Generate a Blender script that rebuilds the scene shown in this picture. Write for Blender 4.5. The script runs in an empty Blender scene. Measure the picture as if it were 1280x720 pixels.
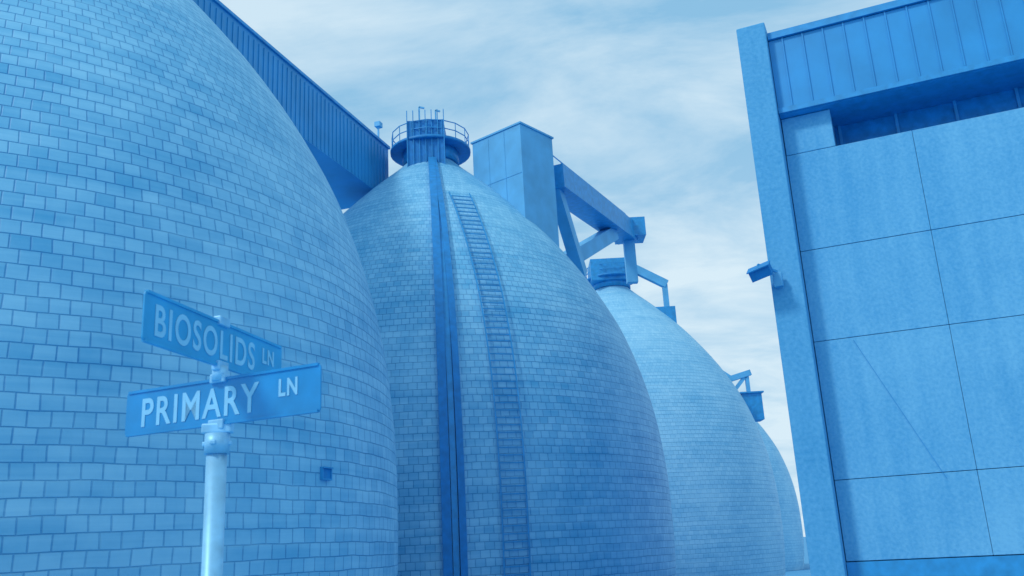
import bpy, bmesh, math, random
from mathutils import Vector, Matrix
random.seed(4)
S = bpy.context.scene
COL = S.collection
GZ = -3.0      # level of the tank yard (the road with the sign is on a terrace at z=0)

# ------------------------------------------------------------------ materials
def newmat(name):
    m = bpy.data.materials.new(name); m.use_nodes = True
    nt = m.node_tree
    return m, nt, nt.nodes, nt.links, nt.nodes['Principled BSDF']

def N(nt, t, **kw):
    n = nt.nodes.new(t)
    for k, v in kw.items(): setattr(n, k, v)
    return n

def concrete(name, c1, c2, speck=0.5, scale=22, rough=0.85, bump=0.25, streak=0.35, spread=0.22):
    m, nt, nd, lk, b = newmat(name)
    tc = N(nt, 'ShaderNodeTexCoord')
    big = N(nt, 'ShaderNodeTexNoise'); big.inputs['Scale'].default_value = 0.35; big.inputs['Detail'].default_value = 3
    lk.new(tc.outputs['Object'], big.inputs['Vector'])
    mp = N(nt, 'ShaderNodeMapping'); mp.inputs['Scale'].default_value = (1.6, 1.6, 0.09)
    lk.new(tc.outputs['Object'], mp.inputs['Vector'])
    st = N(nt, 'ShaderNodeTexNoise'); st.inputs['Scale'].default_value = 1.4; st.inputs['Detail'].default_value = 4
    lk.new(mp.outputs[0], st.inputs['Vector'])
    fn = N(nt, 'ShaderNodeTexNoise'); fn.inputs['Scale'].default_value = scale; fn.inputs['Detail'].default_value = 3
    lk.new(tc.outputs['Object'], fn.inputs['Vector'])
    a = N(nt, 'ShaderNodeMath', operation='MULTIPLY'); a.inputs[1].default_value = streak
    lk.new(st.outputs['Fac'], a.inputs[0])
    c = N(nt, 'ShaderNodeMath', operation='MULTIPLY_ADD'); c.inputs[1].default_value = speck
    lk.new(fn.outputs['Fac'], c.inputs[0]); lk.new(a.outputs[0], c.inputs[2])
    d = N(nt, 'ShaderNodeMath', operation='MULTIPLY_ADD'); d.inputs[1].default_value = 0.5
    lk.new(big.outputs['Fac'], d.inputs[0]); lk.new(c.outputs[0], d.inputs[2])
    mid = 0.5*(0.5+speck+streak)
    mr = N(nt, 'ShaderNodeMapRange'); mr.inputs[1].default_value = mid-spread; mr.inputs[2].default_value = mid+spread
    lk.new(d.outputs[0], mr.inputs[0])
    mx = N(nt, 'ShaderNodeMix', data_type='RGBA')
    mx.inputs['A'].default_value = (*c1, 1); mx.inputs['B'].default_value = (*c2, 1)
    lk.new(mr.outputs[0], mx.inputs['Factor']); lk.new(mx.outputs['Result'], b.inputs['Base Color'])
    b.inputs['Roughness'].default_value = rough
    bp = N(nt, 'ShaderNodeBump'); bp.inputs['Strength'].default_value = bump; bp.inputs['Distance'].default_value = 0.03
    lk.new(fn.outputs['Fac'], bp.inputs['Height']); lk.new(bp.outputs[0], b.inputs['Normal'])
    return m

def paint(name, c, rough=0.5, metal=0.0, var=0.15, scale=3):
    m, nt, nd, lk, b = newmat(name)
    tc = N(nt, 'ShaderNodeTexCoord')
    n = N(nt, 'ShaderNodeTexNoise'); n.inputs['Scale'].default_value = scale; n.inputs['Detail'].default_value = 4
    lk.new(tc.outputs['Object'], n.inputs['Vector'])
    mr = N(nt, 'ShaderNodeMapRange'); mr.inputs[1].default_value = 0.3; mr.inputs[2].default_value = 0.7
    lk.new(n.outputs['Fac'], mr.inputs[0])
    mx = N(nt, 'ShaderNodeMix', data_type='RGBA')
    mx.inputs['A'].default_value = (*[x*(1-var) for x in c], 1); mx.inputs['B'].default_value = (*[min(1, x*(1+var)) for x in c], 1)
    lk.new(mr.outputs[0], mx.inputs['Factor']); lk.new(mx.outputs['Result'], b.inputs['Base Color'])
    b.inputs['Roughness'].default_value = rough; b.inputs['Metallic'].default_value = metal
    return m

def egg_material(name='panel_cladding', lo=(0.075, 0.41, 0.68), hi=(0.30, 0.67, 0.88), joint=(0.02, 0.25, 0.55), jlo=0.35):
    m, nt, nd, lk, b = newmat(name)
    uv = N(nt, 'ShaderNodeUVMap'); uv.uv_map = 'UVMap'
    tc = N(nt, 'ShaderNodeTexCoord')
    wn = N(nt, 'ShaderNodeTexNoise'); wn.inputs['Scale'].default_value = 0.8; wn.inputs['Detail'].default_value = 1
    lk.new(tc.outputs['Object'], wn.inputs['Vector'])
    sub = N(nt, 'ShaderNodeVectorMath', operation='SUBTRACT'); sub.inputs[1].default_value = (0.5, 0.5, 0.5)
    lk.new(wn.outputs['Color'], sub.inputs[0])
    sc = N(nt, 'ShaderNodeVectorMath', operation='SCALE'); sc.inputs['Scale'].default_value = 0.25
    lk.new(sub.outputs[0], sc.inputs[0])
    ad = N(nt, 'ShaderNodeVectorMath', operation='ADD')
    lk.new(uv.outputs[0], ad.inputs[0]); lk.new(sc.outputs[0], ad.inputs[1])
    br = N(nt, 'ShaderNodeTexBrick'); br.offset = 0.5; br.squash = 1
    br.inputs['Scale'].default_value = 1.0; br.inputs['Brick Width'].default_value = 1.0; br.inputs['Row Height'].default_value = 1.0
    br.inputs['Mortar Size'].default_value = 0.065; br.inputs['Mortar Smooth'].default_value = 0.9
    br.inputs['Color1'].default_value = (0.0, 0, 0, 1); br.inputs['Color2'].default_value = (1, 1, 1, 1); br.inputs['Mortar'].default_value = (0.5, 0.5, 0.5, 1)
    lk.new(ad.outputs[0], br.inputs['Vector'])
    n1 = N(nt, 'ShaderNodeTexNoise'); n1.inputs['Scale'].default_value = 0.16; n1.inputs['Detail'].default_value = 6; n1.inputs['Roughness'].default_value = 0.68
    lk.new(tc.outputs['Object'], n1.inputs['Vector'])
    mpp = N(nt, 'ShaderNodeMapping'); mpp.inputs['Scale'].default_value = (0.06, 0.9, 1)
    lk.new(uv.outputs[0], mpp.inputs['Vector'])
    n2 = N(nt, 'ShaderNodeTexNoise'); n2.inputs['Scale'].default_value = 0.8; n2.inputs['Detail'].default_value = 4; n2.inputs['Roughness'].default_value = 0.65
    lk.new(mpp.outputs[0], n2.inputs['Vector'])
    a = N(nt, 'ShaderNodeMath', operation='MULTIPLY'); a.inputs[1].default_value = 0.20
    lk.new(br.outputs['Color'], a.inputs[0])
    c = N(nt, 'ShaderNodeMath', operation='MULTIPLY_ADD'); c.inputs[1].default_value = 1.0
    lk.new(n1.outputs['Fac'], c.inputs[0]); lk.new(a.outputs[0], c.inputs[2])
    d = N(nt, 'ShaderNodeMath', operation='MULTIPLY_ADD'); d.inputs[1].default_value = 0.8
    lk.new(n2.outputs['Fac'], d.inputs[0]); lk.new(c.outputs[0], d.inputs[2])
    mr = N(nt, 'ShaderNodeMapRange'); mr.inputs[1].default_value = 0.70; mr.inputs[2].default_value = 1.22
    lk.new(d.outputs[0], mr.inputs[0])
    mx = N(nt, 'ShaderNodeMix', data_type='RGBA')
    mx.inputs['A'].default_value = (*lo, 1); mx.inputs['B'].default_value = (*hi, 1)
    lk.new(mr.outputs[0], mx.inputs['Factor'])
    s3 = N(nt, 'ShaderNodeMath', operation='MULTIPLY_ADD'); s3.inputs[1].default_value = 0.6
    lk.new(n2.outputs['Fac'], s3.inputs[0]); lk.new(n1.outputs['Fac'], s3.inputs[2])
    m3 = N(nt, 'ShaderNodeMapRange'); m3.inputs[1].default_value = 0.95; m3.inputs[2].default_value = 0.65; m3.inputs[3].default_value = jlo; m3.inputs[4].default_value = 1.0
    lk.new(s3.outputs[0], m3.inputs[0])
    jm = N(nt, 'ShaderNodeMath', operation='MULTIPLY')
    lk.new(br.outputs['Fac'], jm.inputs[0]); lk.new(m3.outputs[0], jm.inputs[1])
    mx2 = N(nt, 'ShaderNodeMix', data_type='RGBA'); mx2.inputs['B'].default_value = (*joint, 1)
    lk.new(jm.outputs[0], mx2.inputs['Factor']); lk.new(mx.outputs['Result'], mx2.inputs['A'])
    lk.new(mx2.outputs['Result'], b.inputs['Base Color'])
    b.inputs['Roughness'].default_value = 0.55
    sx = N(nt, 'ShaderNodeSeparateXYZ'); lk.new(ad.outputs[0], sx.inputs[0])
    fr = N(nt, 'ShaderNodeMath', operation='FRACT'); lk.new(sx.outputs[1], fr.inputs[0])
    h1 = N(nt, 'ShaderNodeMath', operation='MULTIPLY'); h1.inputs[1].default_value = -0.5; lk.new(fr.outputs[0], h1.inputs[0])
    h2 = N(nt, 'ShaderNodeMath', operation='MULTIPLY_ADD'); h2.inputs[1].default_value = -0.4
    lk.new(br.outputs['Fac'], h2.inputs[0]); lk.new(h1.outputs[0], h2.inputs[2])
    bp = N(nt, 'ShaderNodeBump'); bp.inputs['Strength'].default_value = 0.7; bp.inputs['Distance'].default_value = 0.04
    lk.new(h2.outputs[0], bp.inputs['Height']); lk.new(bp.outputs[0], b.inputs['Normal'])
    return m

M_EGG = egg_material()
M_EGG_HAZE = egg_material('panel_cladding_haze', (0.17, 0.51, 0.76), (0.36, 0.70, 0.89), (0.09, 0.39, 0.66), 0.2)  # far eggs: distance haze painted in as paler cladding and joint colours
M_CONC = concrete('exposed_aggregate', (0.085, 0.40, 0.69), (0.19, 0.55, 0.80), scale=9, speck=0.6, streak=0.5)
M_CONC_D = concrete('concrete_pier', (0.055, 0.345, 0.63), (0.145, 0.49, 0.76), speck=0.8, scale=7, bump=0.4, spread=0.28)
M_FASCIA = paint('ribbed_metal', (0.028, 0.33, 0.66), 0.45, 0.0, 0.12, 0.6)
M_GALL = paint('gallery_siding', (0.03, 0.32, 0.64), 0.5, 0.0, 0.12, 0.5)
M_DARK = paint('dark_steel', (0.01, 0.25, 0.59), 0.6, 0.0, 0.15)
M_MIDS = paint('painted_steel', (0.028, 0.33, 0.66), 0.5, 0.0, 0.15)
M_LIGHTB = paint('light_panel', (0.12, 0.46, 0.74), 0.6, 0.0, 0.12, 0.8)
M_GLASS = paint('window_glass', (0.01, 0.26, 0.60), 0.25, 0.0, 0.2)
M_GALV = paint('galvanised_steel', (0.27, 0.60, 0.84), 0.45, 0.2, 0.16, 14)
M_BLADE = paint('sign_face', (0.01, 0.28, 0.59), 0.4, 0.0, 0.14, 7)
M_BLADE2 = paint('sign_face_faded', (0.035, 0.37, 0.67), 0.4, 0.0, 0.12, 7)
M_LET = paint('sign_letters', (0.27, 0.63, 0.85), 0.5, 0.0, 0.10, 12)
M_GRND = concrete('ground_surface', (0.06, 0.3, 0.55), (0.12, 0.4, 0.65), scale=3)
M_ROAD = concrete('asphalt', (0.03, 0.2, 0.42), (0.05, 0.26, 0.47), scale=40)
M_LINE = paint('road_paint', (0.5, 0.75, 0.9), 0.7)

# ------------------------------------------------------------------ helpers
def empty(name, loc=(0, 0, 0), rz=0):
    e = bpy.data.objects.new(name, None); COL.objects.link(e)
    e.location = loc; e.rotation_euler = (0, 0, rz); e.empty_display_size = 0.5
    return e

def meshobj(name, bm, mat, parent=None, smooth=False):
    me = bpy.data.meshes.new(name); bm.to_mesh(me); bm.free()
    me.materials.append(mat)
    if smooth:
        for p in me.polygons: p.use_smooth = True
    o = bpy.data.objects.new(name, me); COL.objects.link(o)
    if parent: o.parent = parent
    return o

def add_box(bm, lo, hi, mtx=None):
    vs = [bm.verts.new((x, y, z)) for x in (lo[0], hi[0]) for y in (lo[1], hi[1]) for z in (lo[2], hi[2])]
    if mtx:
        for v in vs: v.co = mtx @ v.co
    for f in ((0, 1, 3, 2), (4, 6, 7, 5), (0, 4, 5, 1), (2, 3, 7, 6), (0, 2, 6, 4), (1, 5, 7, 3)):
        bm.faces.new([vs[i] for i in f])

def boxes(name, lst, mat, parent=None, bevel=0.0):
    bm = bmesh.new()
    for lo, hi in lst: add_box(bm, lo, hi)
    bmesh.ops.recalc_face_normals(bm, faces=bm.faces)
    o = meshobj(name, bm, mat, parent)
    if bevel:
        b = o.modifiers.new('bev', 'BEVEL'); b.width = bevel; b.segments = 2
    return o

def add_beam(bm, a, b, w, h):
    a, b = Vector(a), Vector(b); d = (b-a); L = d.length; d.normalize()
    up = Vector((0, 0, 1)) if abs(d.z) < 0.98 else Vector((1, 0, 0))
    s = d.cross(up).normalized(); u = s.cross(d)
    m = Matrix(((d.x, s.x, u.x, a.x), (d.y, s.y, u.y, a.y), (d.z, s.z, u.z, a.z), (0, 0, 0, 1)))
    add_box(bm, (0, -w/2, -h/2), (L, w/2, h/2), m)

def beams(name, lst, mat, parent=None):
    bm = bmesh.new()
    for a, b, w, h in lst: add_beam(bm, a, b, w, h)
    bmesh.ops.recalc_face_normals(bm, faces=bm.faces)
    return meshobj(name, bm, mat, parent)

def cyl(name, r, z0, z1, mat, parent=None, x=0, y=0, seg=32, r2=None):
    bm = bmesh.new()
    bmesh.ops.create_cone(bm, cap_ends=True, segments=seg, radius1=r, radius2=r if r2 is None else r2, depth=z1-z0)
    bmesh.ops.translate(bm, verts=bm.verts, vec=(x, y, (z0+z1)/2))
    o = meshobj(name, bm, mat, parent)
    for p in o.data.polygons: p.use_smooth = abs(p.normal.z) < 0.9
    return o

# ------------------------------------------------------------------ egg digesters
R, H, ZE = 13.7, 24.5, 2.5
PROF = [(0, 1), (.15, .993), (.3, .955), (.45, .875), (.55, .79), (.65, .68), (.75, .545), (.82, .435), (.9, .29), (.96, .17), (1, .10)]
def interp(t):
    for i in range(len(PROF)-1):
        if PROF[i][0] <= t <= PROF[i+1][0]: break
    p1, p2 = PROF[i], PROF[i+1]
    p0 = PROF[i-1] if i > 0 else (-p2[0], p2[1]); p3 = PROF[i+2] if i+2 < len(PROF) else (2*p2[0]-p1[0], 2*p2[1]-p1[1])
    m1 = (p2[1]-p0[1])/(p2[0]-p0[0]); m2 = (p3[1]-p1[1])/(p3[0]-p1[0])
    h = p2[0]-p1[0]; u = (t-p1[0])/h
    return ((2*u**3-3*u**2+1)*p1[1]+(u**3-2*u**2+u)*h*m1+(-2*u**3+3*u**2)*p2[1]+(u**3-u**2)*h*m2)
def prof_r(z):
    if z <= ZE: return R*math.sqrt(max(0, 1-((ZE-z)/20.0)**2))
    return R*interp(min(1, (z-ZE)/H))

def make_egg(loc, name='egg_digester', mat=None):
    e = empty(name, (loc[0], loc[1], 0))
    seg, rings = 192, 100
    bm = bmesh.new(); uvl = bm.loops.layers.uv.new('UVMap')
    z00 = GZ-0.3
    zs = [z00+(ZE+H-z00)*i/rings for i in range(rings+1)]
    rs = [prof_r(z) for z in zs]
    arc = [0]
    for i in range(rings): arc.append(arc[-1]+math.hypot(zs[i+1]-zs[i], rs[i+1]-rs[i]))
    V = [[bm.verts.new((rs[i]*math.cos(2*math.pi*j/seg), rs[i]*math.sin(2*math.pi*j/seg), zs[i])) for j in range(seg)] for i in range(rings+1)]
    NT, RH = 190, 0.36
    for i in range(rings):
        for j in range(seg):
            f = bm.faces.new((V[i][j], V[i][(j+1) % seg], V[i+1][(j+1) % seg], V[i+1][j])); f.smooth = True
            for l, (a, b_) in zip(f.loops, ((j, i), (j+1, i), (j+1, i+1), (j, i+1))):
                l[uvl].uv = (a/seg*NT, arc[b_]/RH)
    bm.faces.new(V[rings])
    meshobj('shell', bm, mat or M_EGG, e)
    zt = ZE+H
    cyl('cap_plinth', 1.9, zt-0.35, zt+0.55, M_MIDS, e)
    cyl('cap_platform', 2.7, zt+0.55, zt+0.75, M_DARK, e)
    rl = []
    for k in range(16):
        a0 = 2*math.pi*k/16; a1 = 2*math.pi*(k+1)/16
        p0 = (2.6*math.cos(a0), 2.6*math.sin(a0)); p1 = (2.6*math.cos(a1), 2.6*math.sin(a1))
        rl.append(((*p0, zt+0.75), (*p0, zt+1.85), 0.05, 0.05))
        for hh in (1.3, 1.85): rl.append(((*p0, zt+hh), (*p1, zt+hh), 0.05, 0.05))
    beams('cap_railing', rl, M_MIDS, e)
    return e

def meridian(name, e, ang, width, off, z0, z1, mat, n=60, thick=0.12):
    bm = bmesh.new(); prev = None
    t = Vector((-math.sin(ang), math.cos(ang), 0)); o = Vector((math.cos(ang), math.sin(ang), 0))
    for i in range(n+1):
        z = z0+(z1-z0)*i/n; r = prof_r(z)
        p = o*r+Vector((0, 0, z))
        dz = 0.05; nr = Vector((o.x*dz, o.y*dz, -(prof_r(z+dz)-r))).normalized()
        q = [bm.verts.new(p+t*s*width/2+nr*k) for s, k in ((-1, -0.05), (-1, off+thick), (1, off+thick), (1, -0.05))]
        if prev:
            for k in range(3): bm.faces.new((prev[k], prev[k+1], q[k+1], q[k]))
        prev = q
    bmesh.ops.recalc_face_normals(bm, faces=bm.faces)
    return meshobj(name, bm, mat, e)

def shell_ladder(name, e, ang, width, z0, z1):
    t = Vector((-math.sin(ang), math.cos(ang), 0)); o = Vector((math.cos(ang), math.sin(ang), 0))
    L = []; n = 70; pts = []
    for i in range(n+1):
        z = z0+(z1-z0)*i/n; r = prof_r(z); dz = 0.05
        nr = Vector((o.x*dz, o.y*dz, -(prof_r(z+dz)-r))).normalized()
        pts.append(o*r+Vector((0, 0, z))+nr*0.14)
    for i in range(n):
        for s in (-1, 1): L.append((pts[i]+t*s*width/2, pts[i+1]+t*s*width/2, 0.055, 0.07))
        L.append((pts[i]-t*width/2, pts[i]+t*width/2, 0.05, 0.05))
    return beams(name, L, M_MIDS, e)

E1 = make_egg((-17.9, 30)); E2 = make_egg((-5.0, 56)); E3 = make_egg((10.2, 89), mat=M_EGG_HAZE); E4 = make_egg((27, 140), mat=M_EGG_HAZE)

def hatch(e, ang, z, w, h):
    r = prof_r(z); o = Vector((math.cos(ang), math.sin(ang), 0)); t = Vector((-o.y, o.x, 0))
    m = Matrix(((t.x, o.x, 0, o.x*r), (t.y, o.y, 0, o.y*r), (0, 0, 1, z), (0, 0, 0, 1)))
    bm = bmesh.new(); add_box(bm, (-w/2, -0.1, -h/2), (w/2, 0.06, h/2), m)
    bmesh.ops.recalc_face_normals(bm, faces=bm.faces)
    meshobj('vent_hatch', bm, M_DARK, e)
    bm = bmesh.new()
    for a, b_ in (((-w/2-.04, -0.1, h/2+.002), (w/2+.04, 0.13, h/2+.04)), ((-w/2-.04, -0.1, -h/2-.04), (w/2+.04, 0.09, -h/2-.002)),
                  ((-w/2-.04, -0.1, -h/2), (-w/2-.002, 0.09, h/2)), ((w/2+.002, -0.1, -h/2), (w/2+.04, 0.09, h/2))):
        add_box(bm, a, b_, m)
    bmesh.ops.recalc_face_normals(bm, faces=bm.faces)
    meshobj('vent_frame', bm, M_MIDS, e)
hatch(E1, math.radians(-23), 3.85, 0.36, 0.26)

camang2 = math.atan2(-56, 5.0)
meridian('pipe_chase', E2, camang2+math.radians(1.0), 0.42, 0.16, GZ, ZE+H-1, M_DARK)
meridian('pipe_cover', E2, camang2+math.radians(2.6), 0.28, 0.05, GZ, ZE+H-1, M_MIDS)
meridian('pipe_riser', E2, camang2+math.radians(4.0), 0.32, 0.14, GZ, ZE+H-1, M_DARK)
shell_ladder('shell_ladder', E2, camang2+math.radians(14.2), 1.25, GZ, ZE+H-5)

def top_house(parent, corner, dl, dr, z0, z1, name='top_house', mat=M_LIGHTB):
    c = Vector(corner); l = Vector(dl); r = Vector(dr)
    P = [c, c+r, c+r+l, c+l]
    bm = bmesh.new()
    lo = [bm.verts.new((p.x, p.y, z0)) for p in P]; hi = [bm.verts.new((p.x, p.y, z1)) for p in P]
    bm.faces.new(lo); bm.faces.new(hi)
    for i in range(4): bm.faces.new((lo[i], lo[(i+1) % 4], hi[(i+1) % 4], hi[i]))
    bmesh.ops.recalc_face_normals(bm, faces=bm.faces)
    return meshobj(name, bm, mat, parent)
top_house(E2, (6.05, -4.0), (-3.15, 2.6), (2.1, 2.5), 19.5, 27.5)
top_house(E2, (6.07, -4.10), (-3.30, 2.72), (2.2, 2.6), 27.503, 27.62, 'top_house_coping', M_LIGHTB)
lf = Vector((-3.15, 2.6, 0)).normalized(); nf = Vector((-lf.y, lf.x, 0)) * 1.0
if nf.y > 0: nf = -nf
c0 = Vector((6.05, -4.0, 0))
beams('top_house_seams', [(c0+lf*k+nf*0.01+Vector((0, 0, 20.5)), c0+lf*k+nf*0.01+Vector((0, 0, 27.4)), 0.03, 0.03) for k in (1.35, 2.7)] +
      [(c0+lf*0.05+nf*0.01+Vector((0, 0, z)), c0+lf*4.0+nf*0.01+Vector((0, 0, z)), 0.03, 0.03) for z in (24.2,)], M_LIGHTB, E2)
boxes('stair_tower', [((-1.3, -2.4, 24.5), (1.1, 0.2, 28.9))], M_DARK, E2)
boxes('stair_bars', [((-1.3+0.4*i, -2.50, 24.5), (-1.25+0.4*i, -2.42, 29.6)) for i in range(7)], M_MIDS, E2)
beams('vent_masts', [((-0.6, -1, 28.5), (-0.6, -1, 30.6), 0.10, 0.10), ((0.5, -1, 28.5), (0.5, -1, 30.3), 0.10, 0.10),
                     ((-0.6, -1, 30.6), (-0.25, -1, 30.5), 0.10, 0.10), ((0.5, -1, 30.3), (0.8, -1, 30.2), 0.10, 0.10)], M_LIGHTB, E2)
beams('transfer_arm', [((8, 0, 25.4), (15.0, 16.5, 26.9), 1.8, 1.6)], M_MIDS, E2)
beams('arm_handrail', [((8, 0, 27.2), (15.0, 16.5, 28.7), 0.06, 0.06)] +
      [((8+7*k/8, 16.5*k/8, 26.2+1.5*k/8), (8+7*k/8, 16.5*k/8, 27.2+1.5*k/8), 0.05, 0.05) for k in range(9)], M_MIDS, E2)
beams('arm_braces', [((7.5, 2.5, 19.6), (13.2, 12.5, 25.6), 1.0, 1.1), ((8.2, 0.5, 25.0), (9.9, 5.0, 20.0), 0.8, 0.9),
                     ((15.0, 16, 27.3), (15.0, 16, 22.4), 0.7, 0.9)], M_LIGHTB, E2)
boxes('arm_head', [((14.0, 15.2, 26.3), (16.4, 17.4, 27.9))], M_MIDS, E2)

boxes('top_equipment', [((3.6, -2.5, 18.5), (5.8, -0.5, 24.0)), ((-2.2, -2.2, 27.2), (1.5, 1.5, 29.4))], M_MIDS, E3)
beams('top_frame', [((1.5, -1, 29.0), (5.4, -1.2, 26.6), 0.7, 0.8), ((5.2, -1.2, 26.6), (5.2, -1.2, 24.0), 0.5, 0.5)], M_LIGHTB, E3)
boxes('top_equipment', [((4.4, -2, 17.0), (7.0, 0.5, 21.0)), ((-2.2, -2.2, 27.2), (1.5, 1.5, 29.6))], M_MIDS, E4)
beams('top_frame', [((1.5, -1, 29), (6, -1, 25.5), 0.7, 0.8), ((5.8, -1, 25.5), (5.8, -1, 20.8), 0.5, 0.5)], M_LIGHTB, E4)
# service cabin bracketed off the right shoulder of the third egg (seen against the sky)
beams('service_arm', [((9.2, 0, 16.4), (13.0, 0, 17.4), 0.55, 0.55), ((9.9, 0, 14.2), (12.4, 0, 17.0), 0.35, 0.35), ((12.6, 0, 17.5), (12.6, 0, 14.8), 0.35, 0.35)], M_LIGHTB, E3)
boxes('service_cabin', [((11.7, -0.9, 12.6), (13.6, 0.9, 15.2)), ((11.5, -1.1, 15.203), (13.8, 1.1, 15.35))], M_MIDS, E3)

# ------------------------------------------------------------------ elevated gallery
def gallery(a, b, w, z0, z1, name):
    a = Vector((a[0], a[1], 0)); b = Vector((b[0], b[1], 0)); d = b-a; L = d.length
    e = empty(name, a, math.atan2(d.y, d.x))
    boxes('siding', [((0, 0, z0), (L, w, z1))], M_GALL, e)
    boxes('ribs', [((0.2+0.45*i, -0.05, z0+0.05), (0.30+0.45*i, -0.002, z1-0.25)) for i in range(int((L-0.4)/0.45))], M_GALL, e)
    boxes('coping', [((-0.1, -0.12, z1+0.003), (L+0.1, w+0.1, z1+0.18))], M_MIDS, e)
    boxes('roof_lamp', [((L-0.6, 0.4, z1+0.18), (L-0.5, 0.5, z1+1.5)), ((L-0.75, 0.25, z1+1.5), (L-0.3, 0.65, z1+1.85))], M_LIGHTB, e)
    return e
gallery((-18.4, 25.5), (-7.95, 56.6), 3.6, 24.6, 28.4, 'elevated_gallery')

# ------------------------------------------------------------------ concrete building
B = empty('concrete_building', (10.0, 30.0, 0), math.atan2(-.39, .92))
boxes('corner_pier', [((-1.05, 0, GZ), (0.0, 3.4, 20.2))], M_CONC_D, B, 0.04)
panels = []
xs = [0.02, 4.3, 8.6, 12.9, 17.2, 21.5, 25.8, 30.1]
for i in range(7):
    for z0, z1 in ((0.72, 3.285), (3.305, 7.985), (8.005, 11.285), (11.305, 15.0)):
        jy = random.uniform(-0.006, 0.006)
        panels.append(((xs[i]+0.006, 0.8+jy, z0), (xs[i+1]-0.006, 1.05, z1)))
boxes('wall_panels', panels, M_CONC, B, 0.012)
boxes('end_column', [((0.03, 0.8, 15.02), (1.75, 2.6, 16.48))], M_CONC, B, 0.02)
boxes('wall_core', [((-0.5, 1.07, GZ), (30.1, 20, 14.98))], M_MIDS, B)
boxes('plinth', [((0.02, 0.72, GZ), (30.1, 1.04, 0.69))], M_MIDS, B)
boxes('clerestory_glass', [((1.77, 2.6, 14.99), (30.1, 2.8, 16.6))], M_GLASS, B)
boxes('clerestory_frames', [((1.9+2.0*i, 2.5, 15.0), (2.0+2.0*i, 2.597, 16.5)) for i in range(14)], M_MIDS, B)
boxes('soffit', [((0.02, 0.42, 16.5), (30.1, 20, 16.7))], M_MIDS, B)
boxes('fascia', [((0.02, 0.4, 16.75), (30.1, 0.7, 19.55))], M_FASCIA, B)
boxes('fascia_ribs', [((0.5+0.72*i, 0.35, 16.75), (0.545+0.72*i, 0.398, 19.55)) for i in range(41)], M_FASCIA, B)
boxes('fascia_trim', [((0.02, 0.30, 16.52), (30.1, 0.41, 16.72)), ((0.02, 0.28, 19.58), (30.1, 0.9, 19.85))], M_MIDS, B)
boxes('roof_deck', [((0.0, 0.92, 19.0), (30.1, 20, 19.5))], M_MIDS, B)
beams('diagonal_conduit', [((1.3, 0.785, 7.9), (3.4, 0.785, 3.1), 0.018, 0.018)], M_FASCIA, B)

F = empty('floodlight', (8.75, 30.2, 10.6), math.atan2(-.39, .92))
beams('arm', [((0.45, 0.2, -0.15), (-0.1, -0.35, 0.05), 0.08, 0.08)], M_MIDS, F)
bm = bmesh.new(); mt = Matrix.Rotation(math.radians(28), 4, 'X') @ Matrix.Rotation(math.radians(-14), 4, 'Y')
add_box(bm, (-0.38, -0.75, -0.20), (0.34, -0.2, 0.16), mt); add_box(bm, (-0.42, -0.85, 0.163), (0.38, -0.16, 0.20), mt)
bmesh.ops.recalc_face_normals(bm, faces=bm.faces); meshobj('housing', bm, M_DARK, F)
boxes('junction_box', [((0.32, -0.1, -0.75), (0.62, 0.15, -0.25))], M_LIGHTB, F, 0.02)

# ------------------------------------------------------------------ street name sign
SG = empty('street_name_sign', (-1.095, 3.28, 0))
cyl('pole', 0.036, 0, 2.0, M_GALV, SG, seg=40)
cyl('pole_cap', 0.044, 1.99, 2.062, M_GALV, SG, seg=40)
boxes('pole_cap_bolts', [((-0.052, -0.01, 2.02), (0.052, 0.01, 2.035)), ((-0.01, -0.052, 2.02), (0.01, 0.052, 2.035))], M_GALV, SG, 0.003)
boxes('lower_bracket', [((-0.055, -0.02, 2.063), (0.055, 0.02, 2.10))], M_GALV, SG, 0.006)
cyl('mid_bracket', 0.028, 2.255, 2.31, M_GALV, SG, seg=24)

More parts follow.
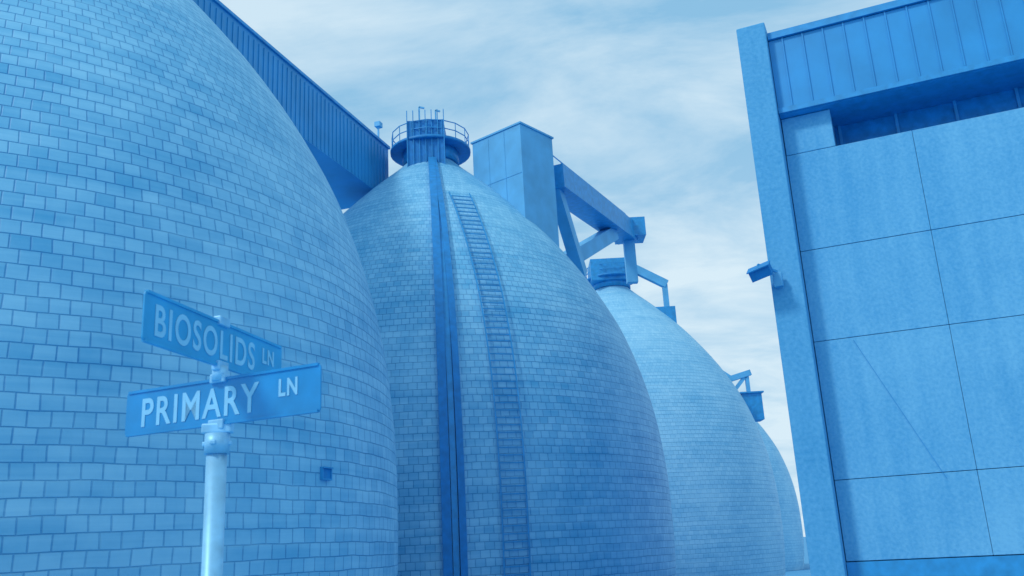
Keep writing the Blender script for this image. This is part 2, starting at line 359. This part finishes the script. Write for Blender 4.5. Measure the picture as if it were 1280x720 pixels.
def blade(name, ang, zc, L, h, txt, f0, f1, ln0, ln1, mat):
    e = empty(name, (0, 0, zc), ang); e.parent = SG
    bm = bmesh.new(); r = 0.012; pts = []
    for cx, cz, a0 in ((L/2-r, h/2-r, 0), (-L/2+r, h/2-r, 90), (-L/2+r, -h/2+r, 180), (L/2-r, -h/2+r, 270)):
        for k in range(5):
            a = math.radians(a0+22.5*k); pts.append((cx+r*math.cos(a), cz+r*math.sin(a)))
    fr = [bm.verts.new((x, -0.003, z)) for x, z in pts]; bk = [bm.verts.new((x, 0.003, z)) for x, z in pts]
    bm.faces.new(fr); bm.faces.new(list(reversed(bk)))
    for i in range(len(pts)): bm.faces.new((fr[i], fr[(i+1) % len(pts)], bk[(i+1) % len(pts)], bk[i]))
    bmesh.ops.recalc_face_normals(bm, faces=bm.faces); meshobj('plate', bm, mat, e)
    boxes('rim', [((-L/2+.01, -0.008, -h/2-0.004), (L/2-.01, 0.008, -h/2+0.006)), ((-L/2+.01, -0.008, h/2-0.006), (L/2-.01, 0.008, h/2+0.004))], mat, e)
    boxes('clamp', [((-0.035, -0.016, -h/2-0.02), (0.035, 0.016, -h/2+0.016)), ((-0.035, -0.016, h/2-0.014), (0.035, 0.016, h/2+0.02))], M_GALV, e, 0.004)
    for side in (1, -1):
        for body, a, b_, sz, zb in ((txt, f0, f1, 0.150, -0.054), ('LN', ln0, ln1, 0.085, -0.012)):
            cu = bpy.data.curves.new('lettering', 'FONT'); cu.body = body; cu.size = sz; cu.extrude = 0.0008; cu.offset = 0.0026
            cu.space_character = 1.16
            cu.materials.append(M_LET)
            o = bpy.data.objects.new('lettering', cu); COL.objects.link(o); o.parent = e
            bpy.context.view_layer.update()
            w = o.dimensions.x; s = (b_-a)*L/w
            o.scale = (s, 1, 1)
            if side == 1: o.location = (-L/2+a*L, -0.0045, zb); o.rotation_euler = (math.pi/2, 0, 0)
            else: o.location = (L/2-a*L, 0.0045, zb); o.rotation_euler = (math.pi/2, 0, math.pi)
blade('blade_primary', math.atan2(-0.40, 0.917), 2.18, 0.905, 0.165, 'PRIMARY', .085, .70, .80, .89, M_BLADE)
blade('blade_biosolids', math.atan2(0.976, 0.215), 2.395, 0.95, 0.165, 'BIOSOLIDS', .055, .75, .82, .92, M_BLADE2)

# ------------------------------------------------------------------ ground / road
def sheet(name, x0, y0, x1, y1, z, mat):
    bm = bmesh.new(); bm.faces.new([bm.verts.new(p) for p in ((x0, y0, z), (x1, y0, z), (x1, y1, z), (x0, y1, z))])
    return meshobj(name, bm, mat)
sheet('ground', -3000, -3000, 3000, 3000, GZ, M_GRND)
boxes('terrace', [((-70, -60, GZ+0.002), (70, 13.5, 0))], M_CONC)
sheet('road', -69, 5.5, 69, 12.5, 0.004, M_ROAD)
boxes('kerb', [((-69, 5.3, 0.001), (69, 5.5, 0.13)), ((-69, 12.5, 0.001), (69, 12.7, 0.13))], M_CONC)
sheet('road_marking', -69, 8.95, 69, 9.07, 0.008, M_LINE)

# ------------------------------------------------------------------ world
w = bpy.data.worlds.new('World'); S.world = w; w.use_nodes = True
nt = w.node_tree; lk = nt.links; bg = nt.nodes['Background']
SUN_EL, SUN_AZ = math.radians(46), math.radians(-125)
sky = N(nt, 'ShaderNodeTexSky'); sky.sky_type = 'NISHITA'; sky.sun_disc = False
sky.sun_elevation = SUN_EL; sky.sun_rotation = SUN_AZ
tc = N(nt, 'ShaderNodeTexCoord')
sp = N(nt, 'ShaderNodeSeparateXYZ'); lk.new(tc.outputs['Generated'], sp.inputs[0])
za = N(nt, 'ShaderNodeMath', operation='ADD'); za.inputs[1].default_value = 0.25; lk.new(sp.outputs[2], za.inputs[0])
zm = N(nt, 'ShaderNodeMath', operation='MAXIMUM'); zm.inputs[1].default_value = 0.05; lk.new(za.outputs[0], zm.inputs[0])
dx = N(nt, 'ShaderNodeMath', operation='DIVIDE'); lk.new(sp.outputs[0], dx.inputs[0]); lk.new(zm.outputs[0], dx.inputs[1])
dy = N(nt, 'ShaderNodeMath', operation='DIVIDE'); lk.new(sp.outputs[1], dy.inputs[0]); lk.new(zm.outputs[0], dy.inputs[1])
cb = N(nt, 'ShaderNodeCombineXYZ'); lk.new(dx.outputs[0], cb.inputs[0]); lk.new(dy.outputs[0], cb.inputs[1])
mp = N(nt, 'ShaderNodeMapping'); mp.inputs['Scale'].default_value = (1.1, 1.9, 1); mp.inputs['Rotation'].default_value = (0, 0, 0.7); mp.inputs['Location'].default_value = (5.3, 2.2, 0)
lk.new(cb.outputs[0], mp.inputs['Vector'])
cn = N(nt, 'ShaderNodeTexNoise'); cn.inputs['Scale'].default_value = 1.9; cn.inputs['Detail'].default_value = 8; cn.inputs['Roughness'].default_value = 0.6; cn.inputs['Distortion'].default_value = 0.4
lk.new(mp.outputs[0], cn.inputs['Vector'])
cr = N(nt, 'ShaderNodeMapRange'); cr.inputs[1].default_value = 0.38; cr.inputs[2].default_value = 0.68; cr.inputs[3].default_value = 0.10; cr.inputs[4].default_value = 0.85
lk.new(cn.outputs['Fac'], cr.inputs[0])
hz = N(nt, 'ShaderNodeMapRange'); hz.inputs[1].default_value = 0.0; hz.inputs[2].default_value = 0.45; hz.inputs[3].default_value = 0.6; hz.inputs[4].default_value = 0.0
lk.new(sp.outputs[2], hz.inputs[0])
fa = N(nt, 'ShaderNodeMath', operation='ADD'); fa.use_clamp = True; lk.new(cr.outputs[0], fa.inputs[0]); lk.new(hz.outputs[0], fa.inputs[1])
mx = N(nt, 'ShaderNodeMix', data_type='RGBA'); mx.inputs['B'].default_value = (6.9, 8.5, 9.5, 1)
tint = N(nt, 'ShaderNodeMix', data_type='RGBA'); tint.blend_type = 'MIX'; tint.inputs['Factor'].default_value = 0.88
tint.inputs['B'].default_value = (2.3, 5.4, 8.2, 1); lk.new(sky.outputs[0], tint.inputs['A'])
lk.new(fa.outputs[0], mx.inputs['Factor']); lk.new(tint.outputs['Result'], mx.inputs['A'])
lk.new(mx.outputs['Result'], bg.inputs['Color']); bg.inputs['Strength'].default_value = 0.1

sd = bpy.data.lights.new('sun', 'SUN'); sd.energy = 1.5; sd.angle = math.radians(8); sd.color = (1, 0.98, 0.95)
so = bpy.data.objects.new('sun', sd); COL.objects.link(so)
dirv = Vector((math.sin(SUN_AZ)*math.cos(SUN_EL), math.cos(SUN_AZ)*math.cos(SUN_EL), math.sin(SUN_EL)))
so.rotation_euler = dirv.to_track_quat('Z', 'Y').to_euler(); so.location = (0, 0, 60)

# ------------------------------------------------------------------ camera
cam = bpy.data.cameras.new('camera'); co = bpy.data.objects.new('camera', cam); COL.objects.link(co)
cam.sensor_width = 36; cam.lens = 31.78; cam.clip_end = 5000; cam.clip_start = 0.05
cam.dof.use_dof = True; cam.dof.focus_distance = 22; cam.dof.aperture_fstop = 7.1
p, r = math.radians(16.2), math.radians(3.07)
Fv = Vector((0, math.cos(p), math.sin(p))); R0 = Vector((1, 0, 0)); U0 = Vector((0, -math.sin(p), math.cos(p)))
Rv = R0*math.cos(r)-U0*math.sin(r); Uv = R0*math.sin(r)+U0*math.cos(r)
m = Matrix(((Rv.x, Uv.x, -Fv.x, 0), (Rv.y, Uv.y, -Fv.y, 0), (Rv.z, Uv.z, -Fv.z, 1.6), (0, 0, 0, 1)))
co.matrix_world = m
S.camera = co
S.view_settings.view_transform = 'Standard'; S.view_settings.look = 'None'; S.view_settings.exposure = 0
